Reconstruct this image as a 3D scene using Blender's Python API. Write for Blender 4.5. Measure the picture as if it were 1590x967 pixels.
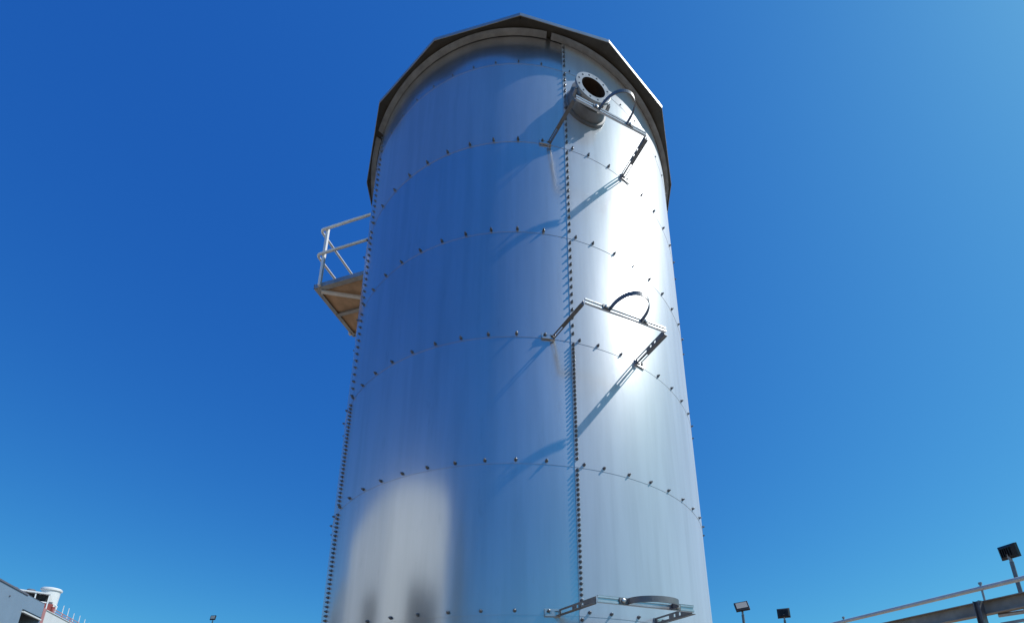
import bpy, math, random
import numpy as np
from mathutils import Vector, Matrix
random.seed(7)
R_ = math.radians
for o in list(bpy.data.objects): bpy.data.objects.remove(o)
SC = bpy.context.scene
COL = SC.collection

# ------------------------------------------------------------------ camera
F_PX, CX, CY = 740.05, 838.93, 924.61          # lens of the photograph, measured on its 1590 px width
EYE = 1.6                                       # eye height above the yard
CAM = Vector((0.0, -5.4274, EYE))
yaw, pitch, roll = R_(2.5208), R_(16.0528), R_(-0.47096)
X = Vector((math.cos(yaw), -math.sin(yaw), 0)); Y = Vector((math.sin(yaw), math.cos(yaw), 0)); Z = Vector((0, 0, 1))
FW = Y * math.cos(pitch) + Z * math.sin(pitch); UP = Z * math.cos(pitch) - Y * math.sin(pitch)
RX = X * math.cos(roll) + UP * math.sin(roll); RU = UP * math.cos(roll) - X * math.sin(roll)
cam_d = bpy.data.cameras.new('camera'); cam = bpy.data.objects.new('camera', cam_d); COL.objects.link(cam)
m = Matrix((RX, RU, -FW)).transposed().to_4x4(); m.translation = CAM
cam.matrix_world = m
cam_d.sensor_fit = 'HORIZONTAL'; cam_d.sensor_width = 36.0
cam_d.lens = 36.0 * F_PX / 1590.0
cam_d.shift_x = -(CX - 795.0) / 1590.0
cam_d.shift_y = (CY - 483.5) / 1590.0
cam_d.clip_start = 0.05; cam_d.clip_end = 5000
SC.camera = cam

# ------------------------------------------------------------------ light
SUN_AZ, SUN_EL = 82.0, 50.0                     # azimuth measured round the tank from the camera side towards +x
sv = Vector((math.sin(R_(SUN_AZ)) * math.cos(R_(SUN_EL)), -math.cos(R_(SUN_AZ)) * math.cos(R_(SUN_EL)), math.sin(R_(SUN_EL))))
sd = bpy.data.lights.new('sun', 'SUN'); so = bpy.data.objects.new('sun', sd); COL.objects.link(so)
sd.energy = 3.9; sd.angle = R_(0.53); sd.color = (1.0, 0.975, 0.94)
so.rotation_euler = sv.to_track_quat('Z', 'Y').to_euler(); so.location = (20, -3, 30)
W = bpy.data.worlds.new('World'); SC.world = W; W.use_nodes = True
wn = W.node_tree; wn.nodes.clear()
sky = wn.nodes.new('ShaderNodeTexSky'); sky.sky_type = 'NISHITA'; sky.sun_disc = False
sky.sun_elevation = R_(SUN_EL); sky.sun_rotation = math.atan2(sv.x, sv.y)
sky.altitude = 0; sky.air_density = 1.0; sky.dust_density = 1.0; sky.ozone_density = 3.0
bg = wn.nodes.new('ShaderNodeBackground'); bg.inputs['Strength'].default_value = 0.1
wo = wn.nodes.new('ShaderNodeOutputWorld')
sep = wn.nodes.new('ShaderNodeSeparateColor'); com = wn.nodes.new('ShaderNodeCombineColor')   # the phone's strong blue rendering of the sky
wn.links.new(sky.outputs[0], sep.inputs[0])
for ch, (gn, ex) in enumerate(((0.535, 1.41), (1.024, 1.07), (0.946, 0.51))):
    m1_ = wn.nodes.new('ShaderNodeMath'); m1_.operation = 'MULTIPLY'; m1_.inputs[1].default_value = .1
    m2_ = wn.nodes.new('ShaderNodeMath'); m2_.operation = 'POWER'; m2_.inputs[1].default_value = ex
    m3_ = wn.nodes.new('ShaderNodeMath'); m3_.operation = 'MULTIPLY'; m3_.inputs[1].default_value = gn * 10
    wn.links.new(sep.outputs[ch], m1_.inputs[0]); wn.links.new(m1_.outputs[0], m2_.inputs[0]); wn.links.new(m2_.outputs[0], m3_.inputs[0]); wn.links.new(m3_.outputs[0], com.inputs[ch])
wn.links.new(com.outputs[0], bg.inputs[0]); wn.links.new(bg.outputs[0], wo.inputs[0])
vs = SC.view_settings
vs.view_transform = 'Standard'; vs.look = 'None'; vs.exposure = 0.0; vs.gamma = 1.0; vs.use_curve_mapping = False

# ------------------------------------------------------------------ materials
def new_mat(name):
    mt = bpy.data.materials.new(name); mt.use_nodes = True
    nt = mt.node_tree; nt.nodes.clear()
    out = nt.nodes.new('ShaderNodeOutputMaterial')
    return mt, nt, out
def nd(nt, typ, **kw):
    n = nt.nodes.new(typ)
    for k, v in kw.items(): setattr(n, k, v)
    return n
def lk(nt, a, b): nt.links.new(a, b)
def noise(nt, scale, detail=3, rough=.5, vec=None, stretch=None, coord='Object'):
    tc = nd(nt, 'ShaderNodeTexCoord'); mp = nd(nt, 'ShaderNodeMapping')
    lk(nt, tc.outputs[coord], mp.inputs[0])
    if stretch: mp.inputs['Scale'].default_value = stretch
    n = nd(nt, 'ShaderNodeTexNoise'); n.inputs['Scale'].default_value = scale
    n.inputs['Detail'].default_value = detail; n.inputs['Roughness'].default_value = rough
    lk(nt, mp.outputs[0], n.inputs['Vector'])
    return n
def ramp(nt, src, stops):
    r = nd(nt, 'ShaderNodeValToRGB')
    el = r.color_ramp.elements
    while len(el) < len(stops): el.new(.5)
    for e, (p, c) in zip(el, stops):
        e.position = p; e.color = (*c, 1) if len(c) == 3 else c
    lk(nt, src, r.inputs[0]); return r
def pbr(name, col, rough=.6, metal=0.0, var=.12, vscale=4, bump=0.0, bscale=30, spec=.5):
    mt, nt, out = new_mat(name)
    p = nd(nt, 'ShaderNodeBsdfPrincipled')
    n = noise(nt, vscale, 5, .6)
    lo = tuple(c * (1 - var) for c in col); hi = tuple(min(1, c * (1 + var)) for c in col)
    r = ramp(nt, n.outputs['Fac'], [(.3, lo), (.7, hi)])
    lk(nt, r.outputs[0], p.inputs['Base Color'])
    p.inputs['Roughness'].default_value = rough; p.inputs['Metallic'].default_value = metal
    p.inputs['Specular IOR Level'].default_value = spec
    if bump:
        n2 = noise(nt, bscale, 4, .6); b = nd(nt, 'ShaderNodeBump'); b.inputs['Strength'].default_value = bump; b.inputs['Distance'].default_value = .01
        lk(nt, n2.outputs['Fac'], b.inputs['Height']); lk(nt, b.outputs[0], p.inputs['Normal'])
    lk(nt, p.outputs[0], out.inputs[0])
    return mt
ANISO = 0.0
def sheet_mat(name, matte, r_sharp, tint=(.62, .63, .645), diff=(.50, .54, .60), off=(0, 0, 0)):
    """galvanised steel: sharp metal lobe + broad metal lobe + a little zinc-patina diffuse"""
    mt, nt, out = new_mat(name)
    big = noise(nt, .9, 4, .55, stretch=(1, 1, .45)); big.noise_dimensions = '3D'
    fine = noise(nt, 55, 3, .6, stretch=(1, 1, .35))
    streak = noise(nt, 9, 4, .6, stretch=(1, 1, .06))
    p1 = nd(nt, 'ShaderNodeBsdfPrincipled'); p1.inputs['Metallic'].default_value = 1
    p2 = nd(nt, 'ShaderNodeBsdfPrincipled'); p2.inputs['Metallic'].default_value = 1
    p3 = nd(nt, 'ShaderNodeBsdfDiffuse')
    c1 = ramp(nt, big.outputs['Fac'], [(.3, tuple(c * .95 for c in tint)), (.7, tuple(c * 1.05 for c in tint))])
    mx = nd(nt, 'ShaderNodeMixRGB', blend_type='MULTIPLY'); mx.inputs[0].default_value = .5
    c2 = ramp(nt, streak.outputs['Fac'], [(.36, (.84, .84, .84)), (.6, (1, 1, 1))])
    lk(nt, c1.outputs[0], mx.inputs[1]); lk(nt, c2.outputs[0], mx.inputs[2])
    scf = noise(nt, 9, 6, .72, stretch=(1, 1, .22)); c4 = ramp(nt, scf.outputs['Fac'], [(.60, (1, 1, 1)), (.72, (.88, .88, .88))])
    mx2 = nd(nt, 'ShaderNodeMixRGB', blend_type='MULTIPLY'); mx2.inputs[0].default_value = 1
    lk(nt, mx.outputs[0], mx2.inputs[1]); lk(nt, c4.outputs[0], mx2.inputs[2])
    oi = nd(nt, 'ShaderNodeObjectInfo'); pr = ramp(nt, oi.outputs['Random'], [(0, (.93, .93, .94)), (1, (1, 1, 1))])
    mx = nd(nt, 'ShaderNodeMixRGB', blend_type='MULTIPLY'); mx.inputs[0].default_value = 1
    lk(nt, mx2.outputs[0], mx.inputs[1]); lk(nt, pr.outputs[0], mx.inputs[2])
    lk(nt, mx.outputs[0], p1.inputs['Base Color']); lk(nt, mx.outputs[0], p2.inputs['Base Color'])
    rr = nd(nt, 'ShaderNodeMapRange'); rr.inputs['To Min'].default_value = r_sharp - .025; rr.inputs['To Max'].default_value = r_sharp + .03
    lk(nt, fine.outputs['Fac'], rr.inputs['Value']); lk(nt, rr.outputs[0], p1.inputs['Roughness'])
    p2.inputs['Roughness'].default_value = .42
    tg = nd(nt, 'ShaderNodeTangent'); tg.direction_type = 'RADIAL'; tg.axis = 'Z'
    for p, an in ((p1, .2), (p2, .45)):
        p.inputs['Anisotropic'].default_value = an; p.inputs['Anisotropic Rotation'].default_value = ANISO; lk(nt, tg.outputs[0], p.inputs['Tangent'])
    dm = nd(nt, 'ShaderNodeMixRGB', blend_type='MULTIPLY'); dm.inputs[0].default_value = .6
    dm.inputs[1].default_value = (*diff, 1); lk(nt, c2.outputs[0], dm.inputs[2]); lk(nt, dm.outputs[0], p3.inputs['Color'])
    b = nd(nt, 'ShaderNodeBump'); b.inputs['Strength'].default_value = .22; b.inputs['Distance'].default_value = .02
    lk(nt, big.outputs['Fac'], b.inputs['Height'])
    for p in (p1, p2): lk(nt, b.outputs[0], p.inputs['Normal'])
    m1 = nd(nt, 'ShaderNodeMixShader'); m1.inputs[0].default_value = .34
    lk(nt, p1.outputs[0], m1.inputs[1]); lk(nt, p2.outputs[0], m1.inputs[2])
    m2 = nd(nt, 'ShaderNodeMixShader'); 
    mr = nd(nt, 'ShaderNodeMapRange'); mr.inputs['To Min'].default_value = matte * .9; mr.inputs['To Max'].default_value = matte * 1.1
    lk(nt, big.outputs['Fac'], mr.inputs['Value']); lk(nt, mr.outputs[0], m2.inputs[0])
    lk(nt, m1.outputs[0], m2.inputs[1]); lk(nt, p3.outputs[0], m2.inputs[2])
    lk(nt, m2.outputs[0], out.inputs[0])
    return mt
M = dict(
    sheetA=sheet_mat('galvanised_sheet', .09, .18),
    sheetB=sheet_mat('galvanised_sheet_matte', .60, .21, diff=(.60, .65, .72)),
    sheetC=sheet_mat('galvanised_sheet_dull', .20, .22),
    galv=pbr('galvanised_steel', (.55, .56, .57), .38, .85, .15, 8, .1, 60),
    galvd=pbr('dull_galvanised_steel', (.36, .37, .38), .5, .7, .2, 10, .1, 60),
    darkgalv=pbr('dark_zinc_steel', (.20, .20, .205), .5, .6, .2, 10, .1, 60),  # darkest of the zinc greys
    soffit=pbr('shaded_roof_underside', (.13, .12, .105), .6, .3, .2, 5),  # underside of the roof sheet, its shade put into the colour
    roof=pbr('roof_sheet_metal', (.45, .45, .44), .4, .8, .12, 5),
    bolt=pbr('bolt_zinc', (.20, .205, .22), .38, .7, .3, 30),
    alu=pbr('white_galvanised_pipe', (.80, .80, .80), .45, .05, .08, 8),
    palepipe=pbr('pale_zinc_pipe', (.68, .65, .60), .4, .15, .1, 6),
    greyw=pbr('darker_wall_cladding', (.64, .66, .69), .6, 0, .03, 1),  # greyer copy of the white wall, carries its fade to the left
    ply=pbr('brown_plywood', (.62, .41, .26), .75, 0, .22, 6, .15, 30),
    bore_shade=pbr('brown_bore_shade', (.055, .035, .025), .7, .2, .3, 18),  # brown-black shade of the nozzle hole put into the colour
    black=pbr('black_paint', (.012, .012, .014), .45, 0, .1, 5),
    lens=pbr('lamp_glass', (.55, .50, .42), .15, 0, .05, 5),
    grey=pbr('grey_cladding', (.22, .29, .37), .5, 0, .05, 1.2),
    trim=pbr('dark_grey_trim', (.15, .15, .18), .5, 0, .1, 3),
    dark=pbr('interior_shade', (.018, .018, .02), .8, 0, .2, 2),  # near-black standing in for the shade of unlit insides
    white=pbr('white_wall', (.70, .71, .70), .6, 0, .04, 2),
    whitewall=pbr('white_painted_cladding', (.88, .87, .85), .6, 0, .03, 1),
    red=pbr('red_steel', (.30, .055, .045), .55, 0, .15, 4),
    pink=pbr('faded_red_steel', (.48, .22, .21), .6, 0, .12, 4),
    rib=pbr('brown_steel_beam', (.36, .32, .27), .55, .1, .2, 5),
    conc=pbr('yard_dirt', (.27, .205, .145), .85, 0, .2, .6, .3, 20),
    pale=pbr('pale_cladding', (.52, .52, .50), .6, 0, .06, 1),
    leaf=pbr('dark_foliage', (.045, .075, .03), .8, 0, .4, 3),
    bark=pbr('bark', (.12, .09, .06), .9, 0, .3, 12, .5, 20),
)

# ------------------------------------------------------------------ mesh helpers
class MB:
    def __init__(s): s.v = []; s.f = []; s.sm = []
    def add(s, vs, fs, smooth=False):
        b = len(s.v); s.v += [tuple(v) for v in vs]; s.f += [tuple(b + i for i in f) for f in fs]; s.sm += [smooth] * len(fs)
    def obox(s, c, ax, ay, az, hx, hy, hz):
        c, ax, ay, az = map(Vector, (c, ax, ay, az)); vs = []
        for k in (-1, 1):
            for j in (-1, 1):
                for i in (-1, 1): vs.append(c + ax * hx * i + ay * hy * j + az * hz * k)
        s.add(vs, [(0, 2, 3, 1), (4, 5, 7, 6), (0, 1, 5, 4), (2, 6, 7, 3), (0, 4, 6, 2), (1, 3, 7, 5)])
    def box(s, x0, x1, y0, y1, z0, z1):
        s.obox(((x0 + x1) / 2, (y0 + y1) / 2, (z0 + z1) / 2), (1, 0, 0), (0, 1, 0), (0, 0, 1), abs(x1 - x0) / 2, abs(y1 - y0) / 2, abs(z1 - z0) / 2)
    def bar(s, a, b, w, h, up=(0, 0, 1)):
        a, b = Vector(a), Vector(b); d = b - a; L = d.length; d.normalize()
        sd_ = d.cross(Vector(up))
        if sd_.length < 1e-4: sd_ = d.cross(Vector((1, 0, 0)))
        sd_.normalize(); u = sd_.cross(d).normalized()
        s.obox((a + b) / 2, d, sd_, u, L / 2, w / 2, h / 2)
    def tube(s, pts, r, n=12, cap=True, r1=None):
        pts = [Vector(p) for p in pts]; rings = []
        prev = None
        for i, p in enumerate(pts):
            if i == 0: d = pts[1] - p
            elif i == len(pts) - 1: d = p - pts[-2]
            else: d = (pts[i + 1] - p).normalized() + (p - pts[i - 1]).normalized()
            d.normalize()
            if prev is None:
                a = d.cross(Vector((0, 0, 1)));
                if a.length < 1e-3: a = d.cross(Vector((1, 0, 0)))
            else: a = prev - d * prev.dot(d)
            a.normalize(); prev = a; b = d.cross(a)
            rad = r if r1 is None else r + (r1 - r) * i / (len(pts) - 1)
            rings.append([p + (a * math.cos(t) + b * math.sin(t)) * rad for t in [2 * math.pi * k / n for k in range(n)]])
        vs = [v for rg in rings for v in rg]; fs = []
        for i in range(len(rings) - 1):
            for k in range(n):
                k2 = (k + 1) % n; fs.append((i * n + k, i * n + k2, (i + 1) * n + k2, (i + 1) * n + k))
        s.add(vs, fs, True)
        if cap:
            s.add(rings[0], [tuple(range(n))[::-1]]); s.add(rings[-1], [tuple(range(n))])
    def lathe(s, o, ax, prof, n=32, smooth=True):
        """prof: list of (distance along axis, radius)"""
        o, ax = Vector(o), Vector(ax).normalized(); a = ax.cross(Vector((0, 0, 1)))
        if a.length < 1e-3: a = Vector((1, 0, 0))
        a.normalize(); b = ax.cross(a)
        for (h0, r0), (h1, r1) in zip(prof[:-1], prof[1:]):
            vs = []; fs = []
            for h, r in ((h0, r0), (h1, r1)):
                for k in range(n):
                    t = 2 * math.pi * k / n; vs.append(o + ax * h + (a * math.cos(t) + b * math.sin(t)) * r)
            for k in range(n):
                k2 = (k + 1) % n; fs.append((k, k2, n + k2, n + k))
            s.add(vs, fs, smooth)
    def build(s, name, mat, parent=None, bevel=0):
        me = bpy.data.meshes.new(name); me.from_pydata(s.v, [], s.f); me.materials.append(mat)
        me.polygons.foreach_set('use_smooth', s.sm); me.update()
        o = bpy.data.objects.new(name, me); COL.objects.link(o)
        if bevel:
            b = o.modifiers.new('bevel', 'BEVEL'); b.width = bevel; b.segments = 2; b.limit_method = 'ANGLE'
        if parent:
            o.parent = parent
            w = Vector((0, 0, 0)); pp = parent
            while pp: w += pp.location; pp = pp.parent
            o.matrix_parent_inverse = Matrix.Translation(-w)
        return o
def empty(name, loc): 
    o = bpy.data.objects.new(name, None); o.location = loc; o.empty_display_size = .2; COL.objects.link(o); return o
def tag(o, label=None, cat=None, group=None, kind=None):
    if label: o['label'] = label
    if cat: o['category'] = cat
    if group: o['group'] = group
    if kind: o['kind'] = kind
    return o
def cyl(th, z, r):                                # th: degrees round the tank, 0 faces the camera
    t = R_(th); return Vector((r * math.sin(t), -r * math.cos(t), z))

# ------------------------------------------------------------------ ground
g = MB(); g.add([(-1500, -1500, 0), (1500, -1500, 0), (1500, 1500, 0), (-1500, 1500, 0)], [(0, 1, 2, 3)])
tag(g.build('ground', M['conc']), kind='structure')

# ------------------------------------------------------------------ tank
TR = 2.1
tank = empty('storage_tank', (0, 0, 0))
tag(tank, 'tall round bolted storage tank of shiny galvanised steel sheets under blue sky', 'storage tank')
b = MB(); b.lathe((0, 0, 0), (0, 0, 1), [(0, 0.01), (0, 2.45), (.10, 2.45), (.14, 2.42), (.141, 0.01)], 64)
b.build('base_slab', M['conc'], tank)
ZR = [.14, 1.22, 2.437, 3.664, 4.893, 6.093, 7.292, 8.485, 8.93]
TS = [-56.2, 12.0, 84.0, 158.0, 231.0, 303.8]
def make_sheet(t0, t1, z0, z1, mat, jit):
    mb = MB(); n, k = 34, 6
    t0 -= .1; t1 += .9; z0 -= .02; z1 += .03
    def rad(s, t): return TR + .004 * (1 - s) + .002 * (1 - t) + jit * math.sin(math.pi * s) * math.sin(math.pi * t)
    V = []
    for j in range(k + 1):
        for i in range(n + 1):
            s, t = i / n, j / k; V.append(cyl(t0 + (t1 - t0) * s, z0 + (z1 - z0) * t, rad(s, t)))
    Fc = [(j * (n + 1) + i, j * (n + 1) + i + 1, (j + 1) * (n + 1) + i + 1, (j + 1) * (n + 1) + i) for j in range(k) for i in range(n)]
    mb.add(V, Fc, True)
    # cut edges (3 mm plate)
    bot = [V[i] for i in range(n + 1)]; inn = [Vector((p.x, p.y, p.z)) * 1 for p in bot]
    inn = [Vector((p.x * (1 - .0022 / TR), p.y * (1 - .0022 / TR), p.z)) for p in bot]
    mb.add(bot + inn, [(i, n + 1 + i, n + 2 + i, i + 1) for i in range(n)])
    lf = [V[j * (n + 1)] for j in range(k + 1)]; li = [Vector((p.x * (1 - .0022 / TR), p.y * (1 - .0022 / TR), p.z)) for p in lf]
    mb.add(lf + li, [(j, j + 1, k + 2 + j, k + 1 + j) for j in range(k)])
    return mb.build('wall_sheet', mat, tank)
for ci in range(len(ZR) - 1):
    for si in range(5):
        mat = M['sheetB'] if si == 1 else M['sheetC'] if (si == 0 and ci == 6) else M['sheetA']
        make_sheet(TS[si], TS[si + 1], ZR[ci], ZR[ci + 1], mat, random.uniform(-.003, .003))
# bolts
def bolt_mesh():
    mb = MB()
    mb.lathe((0, 0, 0), (0, -1, 0), [(0, .017), (.003, .017), (.003, .001)], 14, False)
    mb.lathe((0, -.003, 0), (0, -1, 0), [(0, .0145), (.011, .0145), (.0125, .012), (.0125, .001)], 6, False)
    mb.lathe((0, -.015, 0), (0, -1, 0), [(0, .0085), (.011, .0085), (.013, .006), (.013, .0005)], 10, True)
    return mb
BM = bolt_mesh()
spots = []
def add_spot(th, z, r=TR + .006): spots.append((th, z, r))
for si in range(5):
    th = TS[si] + .44
    for ci in range(len(ZR) - 1):
        z0, z1 = ZR[ci], ZR[ci + 1]; step = .0436 if z1 < 5.0 else .0845
        n = max(1, round((z1 - z0 - .06) / step))
        for k in range(n): add_spot(th, z0 + .045 + (z1 - z0 - .06) * (k + .3) / n)
for z in ZR[1:-1]:
    k = 0
    while k < 54:
        th = -7.73 + 6.6667 * k; k += 1
        if any(abs((th - a + 180) % 360 - 180) < 1.0 for a in TS): th += 1.8
        add_spot(th, z + .012, TR + (.006 if z < 8 else -.007))
def visible(sp):
    p = cyl(*sp) ; d = p - CAM; w = d.dot(FW)
    if w <= 0: return None
    x = CX + F_PX * d.dot(RX) / w; y = CY - F_PX * d.dot(RU) / w
    n = cyl(sp[0], 0, 1)
    if not (0 < x < 1590 and 0 < y < 962): return None
    if n.dot(CAM - p) <= 0.05: return None
    return w
vis = sorted([(visible(s), i) for i, s in enumerate(spots) if visible(s)])
keep = set(i for _, i in vis[:100])
BM.v = [tuple(c * .82 for c in v) for v in BM.v]
base = BM.build('bolt', M['bolt'], tank)
rest = MB(); first = True
for i, sp in enumerate(spots):
    rot = Matrix.Rotation(R_(sp[0]), 4, 'Z') @ Matrix.Rotation(random.uniform(0, 1), 4, 'Y')
    mat4 = Matrix.Translation(cyl(*sp)) @ rot
    if i in keep:
        if first: o = base; first = False
        else: o = base.copy(); COL.objects.link(o)
        o.parent = tank; o.matrix_world = mat4
        o.location = mat4.to_translation(); o.rotation_euler = mat4.to_euler()
    else:
        rest.add([mat4 @ Vector(v) for v in BM.v], BM.f, False)
rb = rest.build('bolt', M['bolt'], tank); rb['kind'] = 'stuff'

# eave angle: horizontal flange round the top of the wall, in segments
for a0, a1 in [(-57, 7.1), (8.5, 82), (84, 155), (157, 228), (230, 301)]:
    mb = MB(); n = 36; prof = [(TR + .006, 8.93), (TR + .064, 8.93), (TR + .064, 8.937), (TR + .013, 8.937), (TR + .013, 9.0), (TR + .006, 9.0)]
    m_ = len(prof); V = [cyl(a0 + (a1 - a0) * i / n, z, r) for i in range(n + 1) for r, z in prof]
    Fc = [(i * m_ + j, i * m_ + (j + 1) % m_, (i + 1) * m_ + (j + 1) % m_, (i + 1) * m_ + j) for i in range(n) for j in range(m_)]
    mb.add(V, Fc, False); mb.add(V[:m_], [tuple(range(m_))]); mb.add(V[-m_:], [tuple(range(m_))[::-1]])
    mb.build('eave_ring', M['galvd'], tank)
# roof
RC = [(-74.2, 2.217), (-49.2, 2.268), (-25.2, 2.266), (-.6, 2.278), (24.3, 2.315), (47.4, 2.312), (70.5, 2.20)]
RC += [(71 + 26.8 * k, 2.26) for k in range(1, 8)]
NR = len(RC)
ZT, ZB, APEX = 8.93, 8.888, 9.72
roof = MB(); soff = MB()
top = [cyl(a, ZT, r) for a, r in RC]; bot = [cyl(a, ZB, r) for a, r in RC]
hub = [cyl(a, APEX - .06, .28) for a, r in RC]
ti = [cyl(a, ZT - .006, r - .006) for a, r in RC]; bi = [cyl(a, ZB, r - .006) for a, r in RC]; hi = [cyl(a, APEX - .07, .28) for a, r in RC]
for i in range(NR):
    j = (i + 1) % NR
    roof.add([top[i], top[j], hub[j], hub[i]], [(0, 1, 2, 3)])
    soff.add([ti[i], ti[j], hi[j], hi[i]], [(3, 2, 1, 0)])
    roof.add([bot[i], bot[j], top[j], top[i]], [(0, 1, 2, 3)])
    roof.add([bi[i], bi[j], ti[j], ti[i]], [(3, 2, 1, 0)])
    roof.add([bot[i], bot[j], bi[j], bi[i]], [(3, 2, 1, 0)])
roof_o = roof.build('roof', M['roof'], tank)
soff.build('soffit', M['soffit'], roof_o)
rbm = MB()
for i in range(NR):
    a = top[i].lerp(hub[i], .06) + Vector((0, 0, .022)); c = hub[i] + Vector((0, 0, .022)); rbm.bar(a, c, .03, .035)
rbm.build('roof_rib', M['galv'], roof_o)
mb = MB(); mb.lathe((0, 0, APEX - .09), (0, 0, 1), [(0, .3), (.14, .3), (.16, .26), (.2, .02)], 24); mb.build('roof_cap', M['galv'], roof_o)
for i in (0, 3, 6, 9, 11):
    mb = MB(); p = top[i].lerp(hub[i], .02); mb.lathe(Vector((p.x, p.y, ZT)), (0, 0, 1), [(0, .012), (.035, .012), (.04, .001)], 8)
    mb.build('roof_bolt', M['bolt'], roof_o)

# nozzle
NTH, NZ = 18.6, 7.98
no, na = cyl(NTH, NZ, TR), cyl(NTH, 0, 1)
pad = MB(); pad.lathe(no, na, [(-.02, .235), (.03, .235), (.034, .215), (.12, .21), (.125, .165)], 40)
nz = pad.build('nozzle', M['darkgalv'], tank)
mb = MB(); mb.lathe(no, na, [(.12, .155), (.19, .155)], 40); mb.build('neck', M['galvd'], nz); mb = MB(); mb.lathe(no, na, [(.204, .1335), (.03, .1335)], 40); mb.build('bore', M['bore_shade'], nz)
mb = MB(); mb.lathe(no, na, [(.182, .15), (.182, .2), (.203, .2), (.205, .197), (.205, .134), (.182, .134)], 48); mb.build('flange', M['galvd'], nz)
tdir = Vector((math.cos(R_(NTH)), math.sin(R_(NTH)), 0))
for k in range(12):
    t = R_(15 + 30 * k); c = no + na * .205 + (tdir * math.cos(t) + Z * math.sin(t)) * .168
    mb = MB(); mb.lathe(c, na, [(-.001, .0095), (.002, .0095), (.002, .0005)], 10, False); mb.build('bolt_hole', M['black'], nz)
mb = MB(); mb.lathe(no, na, [(.035, .1334), (.035, .001)], 32); mb.build('bore_disc', M['bore_shade'], nz)  # disc closing the bore, stands in for the dark hole
for s_ in (-1, 1):
    c = no + na * .15 + tdir * s_ * .19 - Z * .1; mb = MB()
    mb.obox(c, tdir, na, Z, .014, .03, .016); mb.tube([c - na * .02, c + na * .04], .008, 8); mb.build('clamp', M['galvd'], nz)

# pipe brackets (slotted angle arms + crossbar + half-round strap), three heights
def slotted(mb, a, b, wdir, w, th, slots):
    """flat strip from a to b, width w along wdir, with longitudinal slots [(s0,s1)] (metres from a)"""
    a, b, wdir = Vector(a), Vector(b), Vector(wdir).normalized(); d = b - a; L = d.length; d.normalize(); nn = d.cross(wdir)
    e = w * .27
    for sg in (-1, 1): mb.obox(a + d * L / 2 + wdir * sg * (w - e) / 2, d, wdir, nn, L / 2, e / 2, th / 2)
    pos = 0.0
    for s0, s1 in list(slots) + [(L, L)]:
        if s0 > pos: mb.obox(a + d * (pos + s0) / 2, d, wdir, nn, (s0 - pos) / 2, (w - 2 * e) / 2 + .0005, th / 2 - .0004)
        pos = s1
def bracket(z, s0, s1, bul, lean):
    z0 = z
    A1, A2 = Vector((.497, -2.44, z0)), Vector((1.225, -2.178, z0))
    B1, B2 = Vector((.285, -2.096, z0)), Vector((1.062, -1.830, z0))
    e = (A2 - A1).normalized(); n = Vector((e.y, -e.x, 0))
    cb = MB()
    L = (A2 - A1).length
    # crossbar: channel with a groove in its outer face
    cb.obox((A1 + A2) / 2 + n * .022 + Z * .017, e, n, Z, L / 2, .0025, .008); cb.obox((A1 + A2) / 2 + n * .022 - Z * .017, e, n, Z, L / 2, .0025, .008)
    cb.obox((A1 + A2) / 2 + n * .0185, e, n, Z, L / 2 - .003, .001, .0095)
    for s in (-1, 1): cb.obox((A1 + A2) / 2 + n * .016 + Z * s * .0225, e, n, Z, L / 2 - .001, .0085, .0023)
    br = cb.build('pipe_bracket', M['galv'], tank)
    for a, c in ((B1, A1), (B2, A2)):
        d = (c - a); Ld = d.length; d.normalize(); sdv = d.cross(Z)
        mb = MB(); sl = [(.02, .15)] + [(.185 + .05 * k, .185 + .05 * k + .026) for k in range(int((Ld - .22) / .05))]
        sgn = 1 if a is B1 else -1
        mid = a
        slotted(mb, a - Z * .004, c - Z * .004, Z, .052, .004, [(.02, .15)] + [(.20 + .055 * k, .20 + .055 * k + .018) for k in range(int((Ld - .24) / .055))])
        slotted(mb, a + sdv * sgn * .017 - Z * .030, c + sdv * sgn * .017 - Z * .030, sdv, .034, .004, [(.02, .14)])
        mb.build('arm', M['darkgalv'], br)
        # foot plate on the tank wall
        th = math.degrees(math.atan2(a.x, -a.y)); fp = MB()
        tt = Vector((math.cos(R_(th)), math.sin(R_(th)), 0)); nn = cyl(th, 0, 1)
        cc = cyl(th, z0 - .005, TR + .013) - tt * sgn * .05
        slotted(fp, cc - tt * .06, cc + tt * .06, Z, .052, .004, [(.015, .05), (.07, .105)])
        for s in (-1, 1): fp.obox(cc + Z * s * .027 - nn * .005, tt, nn, Z, .06, .0055, .002)
        fp.obox(cc - nn * .006, tt, nn, Z, .02, .005, .02)
        fp.build('foot_plate', M['galv'], br)
    # strap
    mb = MB(); mid = (s0 + s1) / 2; hw = (s1 - s0) / 2 - .012; N = 28
    pts = []
    for k in range(N + 1):
        t = math.pi * k / N; pts.append(A1 + e * (mid - hw * math.cos(t) + lean * math.sin(t)) + n * (.03 + bul * math.sin(t) ** .85))
    V = []
    for i, p in enumerate(pts):
        dd = (pts[min(i + 1, N)] - pts[max(i - 1, 0)]).normalized(); q = Vector((dd.y, -dd.x, 0))
        for rr in (-.003, .003):
            for zz in (-.021, .021): V.append(p + q * rr + Z * zz)
    Fc = []
    for i in range(N):
        a = i * 4; c = a + 4
        Fc += [(a, c, c + 1, a + 1), (a + 2, a + 3, c + 3, c + 2), (a, a + 2, c + 2, c), (a + 1, c + 1, c + 3, a + 3)]
    mb.add(V, Fc, False)
    for s in (s0 - .02, s1 + .02): mb.obox(A1 + e * s + n * .0275, e, n, Z, .034, .003, .021)
    mb.build('strap', M['darkgalv'], br)
    for s in (s0 - .025, s1 + .025):
        mb = MB(); mb.lathe(A1 + e * s + n * .0305, n, [(0, .016), (.008, .016), (.012, .009), (.013, .0005)], 8); mb.build('strap_bolt', M['galv'], br)
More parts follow.
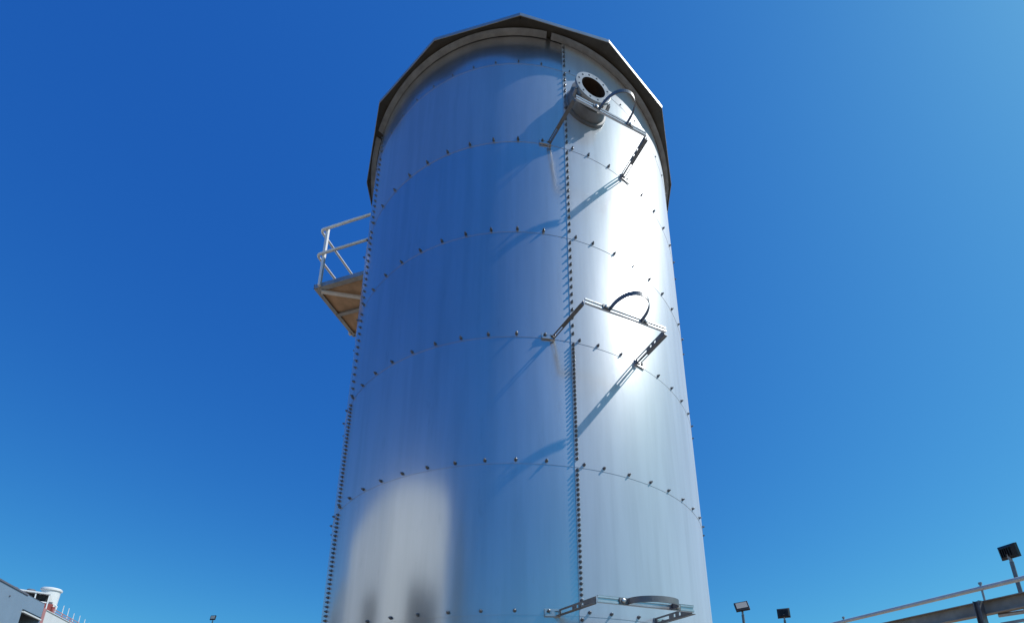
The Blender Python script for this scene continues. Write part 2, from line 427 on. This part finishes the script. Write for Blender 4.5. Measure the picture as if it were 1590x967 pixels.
for args in ((7.294, .235, .56, .205, .045), (4.895, .215, .54, .205, .015), (2.439, .215, .60, .13, .03)): bracket(*args)

# ------------------------------------------------------------------ access platform
er = Vector((-.953, .303, 0)); et = Vector((.303, .953, 0))
def PP(r, t, z): return er * r + et * t + Z * z
PZ = 7.68
plat = MB()
q = [(2.775, -.915), (2.775, -.03)]
def rin(t): return math.sqrt((TR + .012) ** 2 - t * t)
def frame_bar(mb, a, b, w=.012, h=.07): mb.bar(a, b, w, h)
frame_bar(plat, PP(2.775, -.921, PZ), PP(2.775, -.03, PZ)); frame_bar(plat, PP(rin(-.915), -.915, PZ), PP(2.781, -.915, PZ)); frame_bar(plat, PP(rin(-.03), -.036, PZ), PP(2.769, -.036, PZ))
for (a, b) in (((2.745, -.905), (2.745, -.046)),): plat.bar(PP(*a, PZ - .034), PP(*b, PZ - .034), .05, .005)
plat.bar(PP(rin(-.88), -.884, PZ - .034), PP(2.72, -.884, PZ - .034), .05, .005)
plat.bar(PP(rin(-.06), -.066, PZ - .034), PP(2.72, -.066, PZ - .034), .05, .005)
pf = plat.build('access_platform', M['galvd'], tank)
mb = MB()
dv = [PP(rin(t), t, PZ - .01) for t in np.linspace(-.905, -.046, 9)] + [PP(2.765, -.046, PZ - .01), PP(2.765, -.905, PZ - .01)]
mb.add(dv, [tuple(range(len(dv)))]); dv2 = [v + Z * .018 for v in dv]; mb.add(dv2, [tuple(range(len(dv)))[::-1]])
mb.build('deck', M['ply'], pf)
mb = MB(); mb.bar(PP(2.7, -.86, PZ - .045), PP(2.08, -.56, PZ - .045), .045, .03); mb.build('brace', M['alu'], pf)
mb = MB(); mb.bar(PP(rin(-.45), -.45, PZ - .03), PP(2.76, -.45, PZ - .03), .045, .03); mb.build('cross_beam', M['galvd'], pf)
mb = MB(); pc = PP(2.79, -.93, PZ)
mb.obox(PP(2.672, -.935, PZ + .5), er, et, Z, .02, .016, .53); mb.build('guard_post', M['alu'], pf)
mb = MB(); mb.obox(PP(2.785, -.1, PZ + .5), er, et, Z, .02, .02, .55); mb.build('guard_post', M['alu'], pf)
for h in (1.0, .53):
    mb = MB(); a0 = rin(-.9) - .02; rc = .05; rr_, tt_ = 2.77, -.965
    pts = [PP(a0, tt_, PZ + h), PP(rr_ - rc, tt_, PZ + h)] + [PP(rr_ - rc + rc * math.sin(t), tt_ + rc - rc * math.cos(t), PZ + h) for t in np.linspace(.2, 1.5708, 6)] + [PP(rr_, -.02, PZ + h)]
    mb.tube(pts, .019, 10); mb.build('guard_rail', M['alu'], pf)

# ------------------------------------------------------------------ pipe rack on the right
rk = empty('pipe_rack', (10.4, 3.5, 0)); tag(rk, 'steel rack with a rail pipe on short posts above a beam, right edge', 'pipe rack')
P0, D0 = Vector((10.385, 3.54, 0)), Vector((-.278, .9605, 0)); S0 = Vector((.9605, .278, 0))
def RP(s, off, z): return P0 + D0 * s + S0 * off + Z * z
bm = MB(); zt = 4.30
a, c = -9.0, 16.0
for zz, w, h in ((zt - .009, .24, .018), (zt - .291, .24, .018)): bm.bar(RP(a, 0, zz), RP(c, 0, zz), w, h)
bm.bar(RP(a, 0, zt - .15), RP(c, 0, zt - .15), .014, .264)
bm.build('beam', M['rib'], rk)
mb = MB(); mb.tube([RP(a, 0, 4.60), RP(c, 0, 4.60)], .052, 16); mb.build('rail_pipe', M['palepipe'], rk)
for s in (-6.0, -2.6, .72, 4.1, 7.5, 10.9, 14.3):
    mb = MB(); mb.tube([RP(s, 0, zt), RP(s, 0, 4.72)], .02, 8); mb.lathe(RP(s, 0, 4.69), (0, 0, 1), [(0, .02), (.0, .034), (.045, .034), (.055, .001)], 10); mb.build('rail_post', M['galvd'], rk)
for s in (-5.5, .75, 7.4, 14.0):
    mb = MB()
    mb.bar(RP(s, -.20, 0), RP(s, -.20, zt - .002), .012, .10, up=D0); mb.bar(RP(s - .05, -.20, 0), RP(s - .05, -.20, zt - .003), .15, .012, up=D0); mb.bar(RP(s + .05, -.20, 0), RP(s + .05, -.20, zt - .003), .15, .012, up=D0)
    mb.build('column', M['darkgalv'], rk)
for s0_, s1_, z0_, z1_ in ((.6, -2.4, zt - .34, zt - .38),):
    mb = MB(); mb.tube([RP(s0_, .1, z0_), RP(-.2, .25, z0_ - .01), RP(s1_, .9, z1_)], .045, 10); mb.build('branch_pipe', M['galv'], rk)
mb = MB(); mb.bar(RP(.6, .1, 3.77), RP(-4, .1, 3.77), .05, .06); mb.build('lower_rail', M['galvd'], rk)

# ------------------------------------------------------------------ floodlights
def floodlight(base, h, yaw_, tilt, size, label, pole_r=.045, rolld=0):
    t = empty('floodlight', base); tag(t, label, 'floodlight', 'floodlights on poles round the yard')
    bx, by, _ = base
    c = Vector((bx, by, h))
    mb = MB(); mb.tube([(bx, by, 0), (bx, by, h - size * .62)], pole_r, 12); mb.build('pole', M['darkgalv'], t)
    rot = Matrix.Rotation(R_(yaw_), 3, 'Z') @ Matrix.Rotation(R_(tilt), 3, 'X') @ Matrix.Rotation(R_(rolld), 3, 'Y')
    ax, ay, az = rot @ Vector((1, 0, 0)), rot @ Vector((0, 1, 0)), rot @ Vector((0, 0, 1))   # face looks along -ay
    hw, hh, dp = size * .5, size * .42, size * .12
    hd = MB()
    f = [c - ay * dp + ax * x_ * hw + az * z_ * hh for x_, z_ in ((-1, -1), (1, -1), (1, 1), (-1, 1))]
    k = [c + ay * dp * .4 + ax * x_ * hw + az * z_ * hh for x_, z_ in ((-1, -1), (1, -1), (1, 1), (-1, 1))]
    l = [c + ay * dp * 1.5 + ax * x_ * hw * .7 + az * z_ * hh * .7 for x_, z_ in ((-1, -1), (1, -1), (1, 1), (-1, 1))]
    hd.add(f + k + l, [(0, 1, 2, 3)[::-1]] + [(i, (i + 1) % 4, 4 + (i + 1) % 4, 4 + i) for i in range(4)] + [(4 + i, 4 + (i + 1) % 4, 8 + (i + 1) % 4, 8 + i) for i in range(4)] + [(8, 9, 10, 11)])
    for i in range(5): hd.obox(c + ay * dp * 1.7 + ax * hw * (-.5 + .25 * i), ax, ay, az, .006, dp * .5, hh * .6)
    hd.build('lamp_head', M['black'], t, .004)
    ln = MB(); ln.obox(c - ay * (dp + .003) + az * hh * .14, ax, ay, az, hw * .8, .003, hh * .66); ln.build('lens', M['lens'], t)
    yk = MB(); yk.tube([(bx, by, h - size * .66), (bx, by, h - size * .5), c + ay * dp * 1.2 - az * hh * .3], pole_r * .8, 8); yk.build('knuckle', M['galvd'], t)
floodlight((11.676, 4.766, 0), 5.68, 88, -10, .41, 'black floodlight on grey pole behind the rail pipe, highest of all', .04, -4)
floodlight((6.159, 7.145, 0), 4.93, -22, -28, .36, 'black floodlight tilted back with its pale lens turned to us', .035, -8)
floodlight((7.548, 7.535, 0), 4.85, 152, 4, .33, 'black floodlight showing only its dark back, between tank and rack', .03, 0)
floodlight((-19.455, 24.863, 0), 8.80, -12, -8, .36, 'small distant floodlight with a lit grey lens, left of the tank', .035, 0)

# ------------------------------------------------------------------ buildings on the left
def frame_fn(nn, uu, dd):
    def P_(u, z, off=0.0): return nn * (dd + off) + uu * u + Z * z      # off > 0 goes into the building
    def wb_(mb, u0, u1, z0, z1, o0=0.0, o1=.2): mb.obox(P_((u0 + u1) / 2, (z0 + z1) / 2, (o0 + o1) / 2), uu, nn, Z, (u1 - u0) / 2, (o1 - o0) / 2, (z1 - z0) / 2)
    return P_, wb_
def doorways(par, wbox, doors):
    mb = MB()
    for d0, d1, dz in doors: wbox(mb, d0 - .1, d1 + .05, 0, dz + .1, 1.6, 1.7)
    mb.build('doorway_shade', M['dark'], par)  # dark panels stand in for the shade inside the doorways
    for d0, d1, dz in doors:
        mb = MB(); wbox(mb, d0 + .02, d1, dz + .05, dz + .11, -.06, -.003); mb.build('door_track', M['black'], par)
        mb = MB(); wbox(mb, d0, d1 + .03, dz - .05, dz + .025, -.09, -.003); mb.build('lintel', M['white'], par)
# grey warehouse seen at the left edge
WP, wallbox = frame_fn(Vector((-.906, -.4233, 0)), Vector((-.4233, .906, 0)), 15.1)
TOP = 8.82
gb = empty('warehouse', WP(22, 0)); tag(gb, 'grey clad warehouse with a large dark doorway, at the left edge', 'building')
doors = [(17.0, 19.6, 7.9), (28.78, 30.84, 7.9)]
mb = MB(); u = 13.5
for d0, d1, dz in doors:
    wallbox(mb, u, d0, 0, TOP); wallbox(mb, d0, d1, dz, TOP); u = d1
wallbox(mb, u, 31.0, 0, TOP); wallbox(mb, 13.5, 13.7, 0, TOP, .2, 14); wallbox(mb, 30.8, 31.0, 0, TOP, .2, 14); wallbox(mb, 13.5, 31.0, 0, TOP, 14, 14.2)
mb.build('wall', M['grey'], gb)
mb = MB(); wallbox(mb, 13.6, 30.9, TOP - .25, TOP - .1, .2, 14); mb.build('roof', M['roof'], gb)
mb = MB(); wallbox(mb, 13.4, 28.9, TOP - .05, TOP + .03, -.04, .24); wallbox(mb, 28.9, 31.02, TOP + .002, TOP + .02, -.01, .22); mb.build('coping', M['trim'], gb)
doorways(gb, wallbox, doors)
mb = MB(); mb.lathe(WP(27.2, 8.32, 0), -Vector((-.906, -.4233, 0)), [(0, .035), (.05, .035), (.055, .001)], 12); mb.build('vent_pipe', M['trim'], gb)
# white annex beyond it
wb = empty('annex_building', WP(45, 0)); tag(wb, 'white walled building with a faded red roof rail beside the grey warehouse', 'building')
mb = MB(); wallbox(mb, 31.42, 75, 0, 8.55, .02, 12); mb.build('wall', M['white'], wb)
mb = MB(); wallbox(mb, 31.04, 31.38, 0, 8.62, .0, .35); mb.build('corner_trim', M['pink'], wb)
mb = MB(); wallbox(mb, 31.4, 75, 8.555, 8.59, -.02, .4); mb.build('coping', M['white'], wb)
rl = MB()
for zz in (8.90, 8.75): rl.bar(WP(32.7, zz, .15), WP(75, zz, .15), .035, .035)
for k in range(32): rl.bar(WP(32.7 + 1.3 * k, 8.60, .15), WP(32.7 + 1.3 * k, 8.92, .15), .04, .04, up=Vector((-.4233, .906, 0)))
rl.build('roof_rail', M['pink'], wb)
for k in range(9):
    uu = 34.35 + .92 * k + .1 * math.sin(k * 5.1); mb = MB(); mb.tube([WP(uu, 8.85, .3), WP(uu, 9.50 - .02 * k + .06 * math.sin(k * 2.3), .3)], .026, 8, r1=.018)
    mb.build('vent_rod', M['white'], wb)
# white building behind the photographer: only its mirror image shows in the steel
WP2, wallbox2 = frame_fn(Vector((-.848, -.53, 0)), Vector((-.53, .848, 0)), 11.65)
ob = empty('office_building', WP2(2, 0)); tag(ob, 'large pale building with dark doorways, its mirror image low on the tank', 'building')
doors = [(-4.0, -.6, 5.75), (3.3, 5.7, 5.75)]
mb = MB()
wallbox2(mb, -4.8, -4.0, 0, 8.93); wallbox2(mb, -4.0, -.6, 5.75, 8.93); wallbox2(mb, -.6, 2.4, 0, 8.93); wallbox2(mb, -4.8, -4.6, 0, 8.93, .2, 12)
mb.build('wall', M['whitewall'], ob)
mb = MB()
wallbox2(mb, 2.4, 3.3, 0, 8.93); wallbox2(mb, 3.3, 5.7, 5.75, 8.93); wallbox2(mb, 5.7, 11, 0, 8.93); wallbox2(mb, 10.8, 11, 0, 8.93, .2, 12); wallbox2(mb, -4.8, 11, 0, 8.93, 12, 12.2)
mb.build('darker_wall', M['greyw'], ob)  # same front, its fading to the left put into the colour
mb = MB(); wallbox2(mb, -4.7, 10.9, 8.7, 8.8, .2, 12); mb.build('roof', M['roof'], ob)
doorways(ob, wallbox2, doors)
# plant shelter
RT = Vector((.719, .695, 0)); BK = Vector((-.695, .719, 0)); SC0 = Vector((-31.5, 26.66, 0))
def SP(r, b_, z): return SC0 + RT * r + BK * b_ + Z * z
sh = empty('plant_shelter', SP(-1, 1, TOP)); tag(sh, 'open plant shelter with white frame and dark inside on the roof', 'shelter')
mb = MB(); mb.obox(SP(-1.5, .9, 10.84), RT, BK, Z, 1.5, .95, .04); mb.build('roof', M['white'], sh)
for r in (-.04, -.68, -1.5, -2.4):
    for b_ in (.04, 1.75):
        mb = MB(); mb.obox(SP(r, b_, 9.7), RT, BK, Z, .03, .03, 1.1); mb.build('post', M['white'], sh)
mb = MB(); mb.obox(SP(-1.35, .9, 10.1), RT, BK, Z, 1.27, .6, .69); mb.build('dark_fill', M['dark'], sh)  # near-black block filling the shelter in place of its shaded inside
mb = MB(); mb.obox(SP(-1.2, .06, 10.24), RT, BK, Z, 1.2, .02, .04); mb.build('rail', M['white'], sh)
mb = MB(); mb.obox(SP(-.5, .1, 9.85), RT, BK, Z, .75, .06, .33); mb.build('red_panel', M['red'], sh)
mb = MB(); mb.obox(SP(.25, .1, 9.68), RT, BK, Z, .13, .06, .33); mb.build('red_panel', M['red'], sh)
for r in (-.95, -1.75):
    mb = MB(); mb.lathe(SP(r, .5, 10.88), (0, 0, 1), [(0, .22), (.14, .22), (.2, .16), (.21, .001)], 20)
    mb.build('roof_fan', M['trim'], sh)
# white roof tank
rt_ = empty('roof_tank', SP(.12, 1.1, TOP)); tag(rt_, 'small white round tank with domed lid beside the plant shelter', 'tank')
tc_ = SP(-.02, .85, 0); mb = MB(); mb.lathe(tc_ + Z * 9.0, (0, 0, 1), [(0, .42), (2.25, .47)], 32); mb.build('body', M['white'], rt_)
mb = MB(); mb.lathe(tc_ + Z * 11.22, (0, 0, 1), [(0, .47), (0, .55), (.1, .55), (.17, .48), (.24, .2), (.25, .001)], 32); mb.build('lid', M['white'], rt_)
mb = MB(); mb.obox(tc_ - BK * .45 + RT * .12 + Z * 10.25, RT, BK, Z, .09, .03, .13); mb.build('hatch', M['trim'], rt_)
mb = MB(); mb.tube([tc_ + RT * .3 - BK * .25 + Z * 10.3, tc_ + RT * .46 - BK * .3 + Z * 10.15, tc_ + RT * .42 - BK * .3 + Z * 9.8], .04, 8); mb.build('outlet', M['white'], rt_)

# ------------------------------------------------------------------ behind the photographer, mirrored in the steel: a pale shed and an added cypress
bb = empty('storage_shed', (-13, -30, 0)); tag(bb, 'low pale storage shed behind the photographer, mirrored in the tank', 'building')
dirv = Vector((.9, -.44, 0)).normalized(); nv = Vector((-.44, -.9, 0)).normalized(); cc = Vector((-12.5, -29, 0))
mb = MB(); mb.obox(cc + nv * 5 + Z * 3.9, dirv, nv, Z, 5.5, 5, 3.9); mb.build('wall', M['pale'], bb)
mb = MB(); mb.obox(cc + nv * 5 + Z * 7.9, dirv, nv, Z, 5.7, 5.2, .1); mb.build('roof', M['roof'], bb)
mb = MB(); mb.obox(cc - nv * .02 + Z * 2.2, dirv, nv, Z, 2, .03, 2.2); mb.build('door', M['trim'], bb)
tr = empty('added_cypress', (-8.9, -15.2, 0)); tag(tr, 'invented dark green cypress, unseen, added for a dark strip mirrored in the tank', 'tree')  # cypress added unseen to put a dark strip into the reflection
mb = MB(); mb.tube([(-8.9, -15.2, 0), (-8.92, -15.2, 4), (-8.85, -15.15, 10)], .16, 8, r1=.03); mb.build('trunk', M['bark'], tr)
mb = MB()
for k in range(7000):
    z = random.uniform(.8, 11.8); env = 1.0 * min(1, (z - .6) / 1.5) * max(0.03, 1 - (z / 12.0) ** 2.2)
    a = random.uniform(0, 6.283); r = env * math.sqrt(random.uniform(.15, 1)) * (1 + .18 * math.sin(3 * a + z * 2.1) + .1 * math.sin(z * 5 + a))
    c = Vector((-8.9 + r * math.cos(a), -15.2 + r * math.sin(a), z))
    d1 = Vector((random.gauss(0, .4), random.gauss(0, .4), 1)).normalized() * random.uniform(.08, .16); d2 = Vector((random.gauss(0, 1), random.gauss(0, 1), random.gauss(0, .3))).normalized() * .05
    mb.add([c - d1, c + d2, c + d1, c - d2], [(0, 1, 2, 3)])
mb.build('crown', M['leaf'], tr)

SC.render.engine = 'CYCLES'; SC.cycles.caustics_reflective = False; SC.cycles.caustics_refractive = False
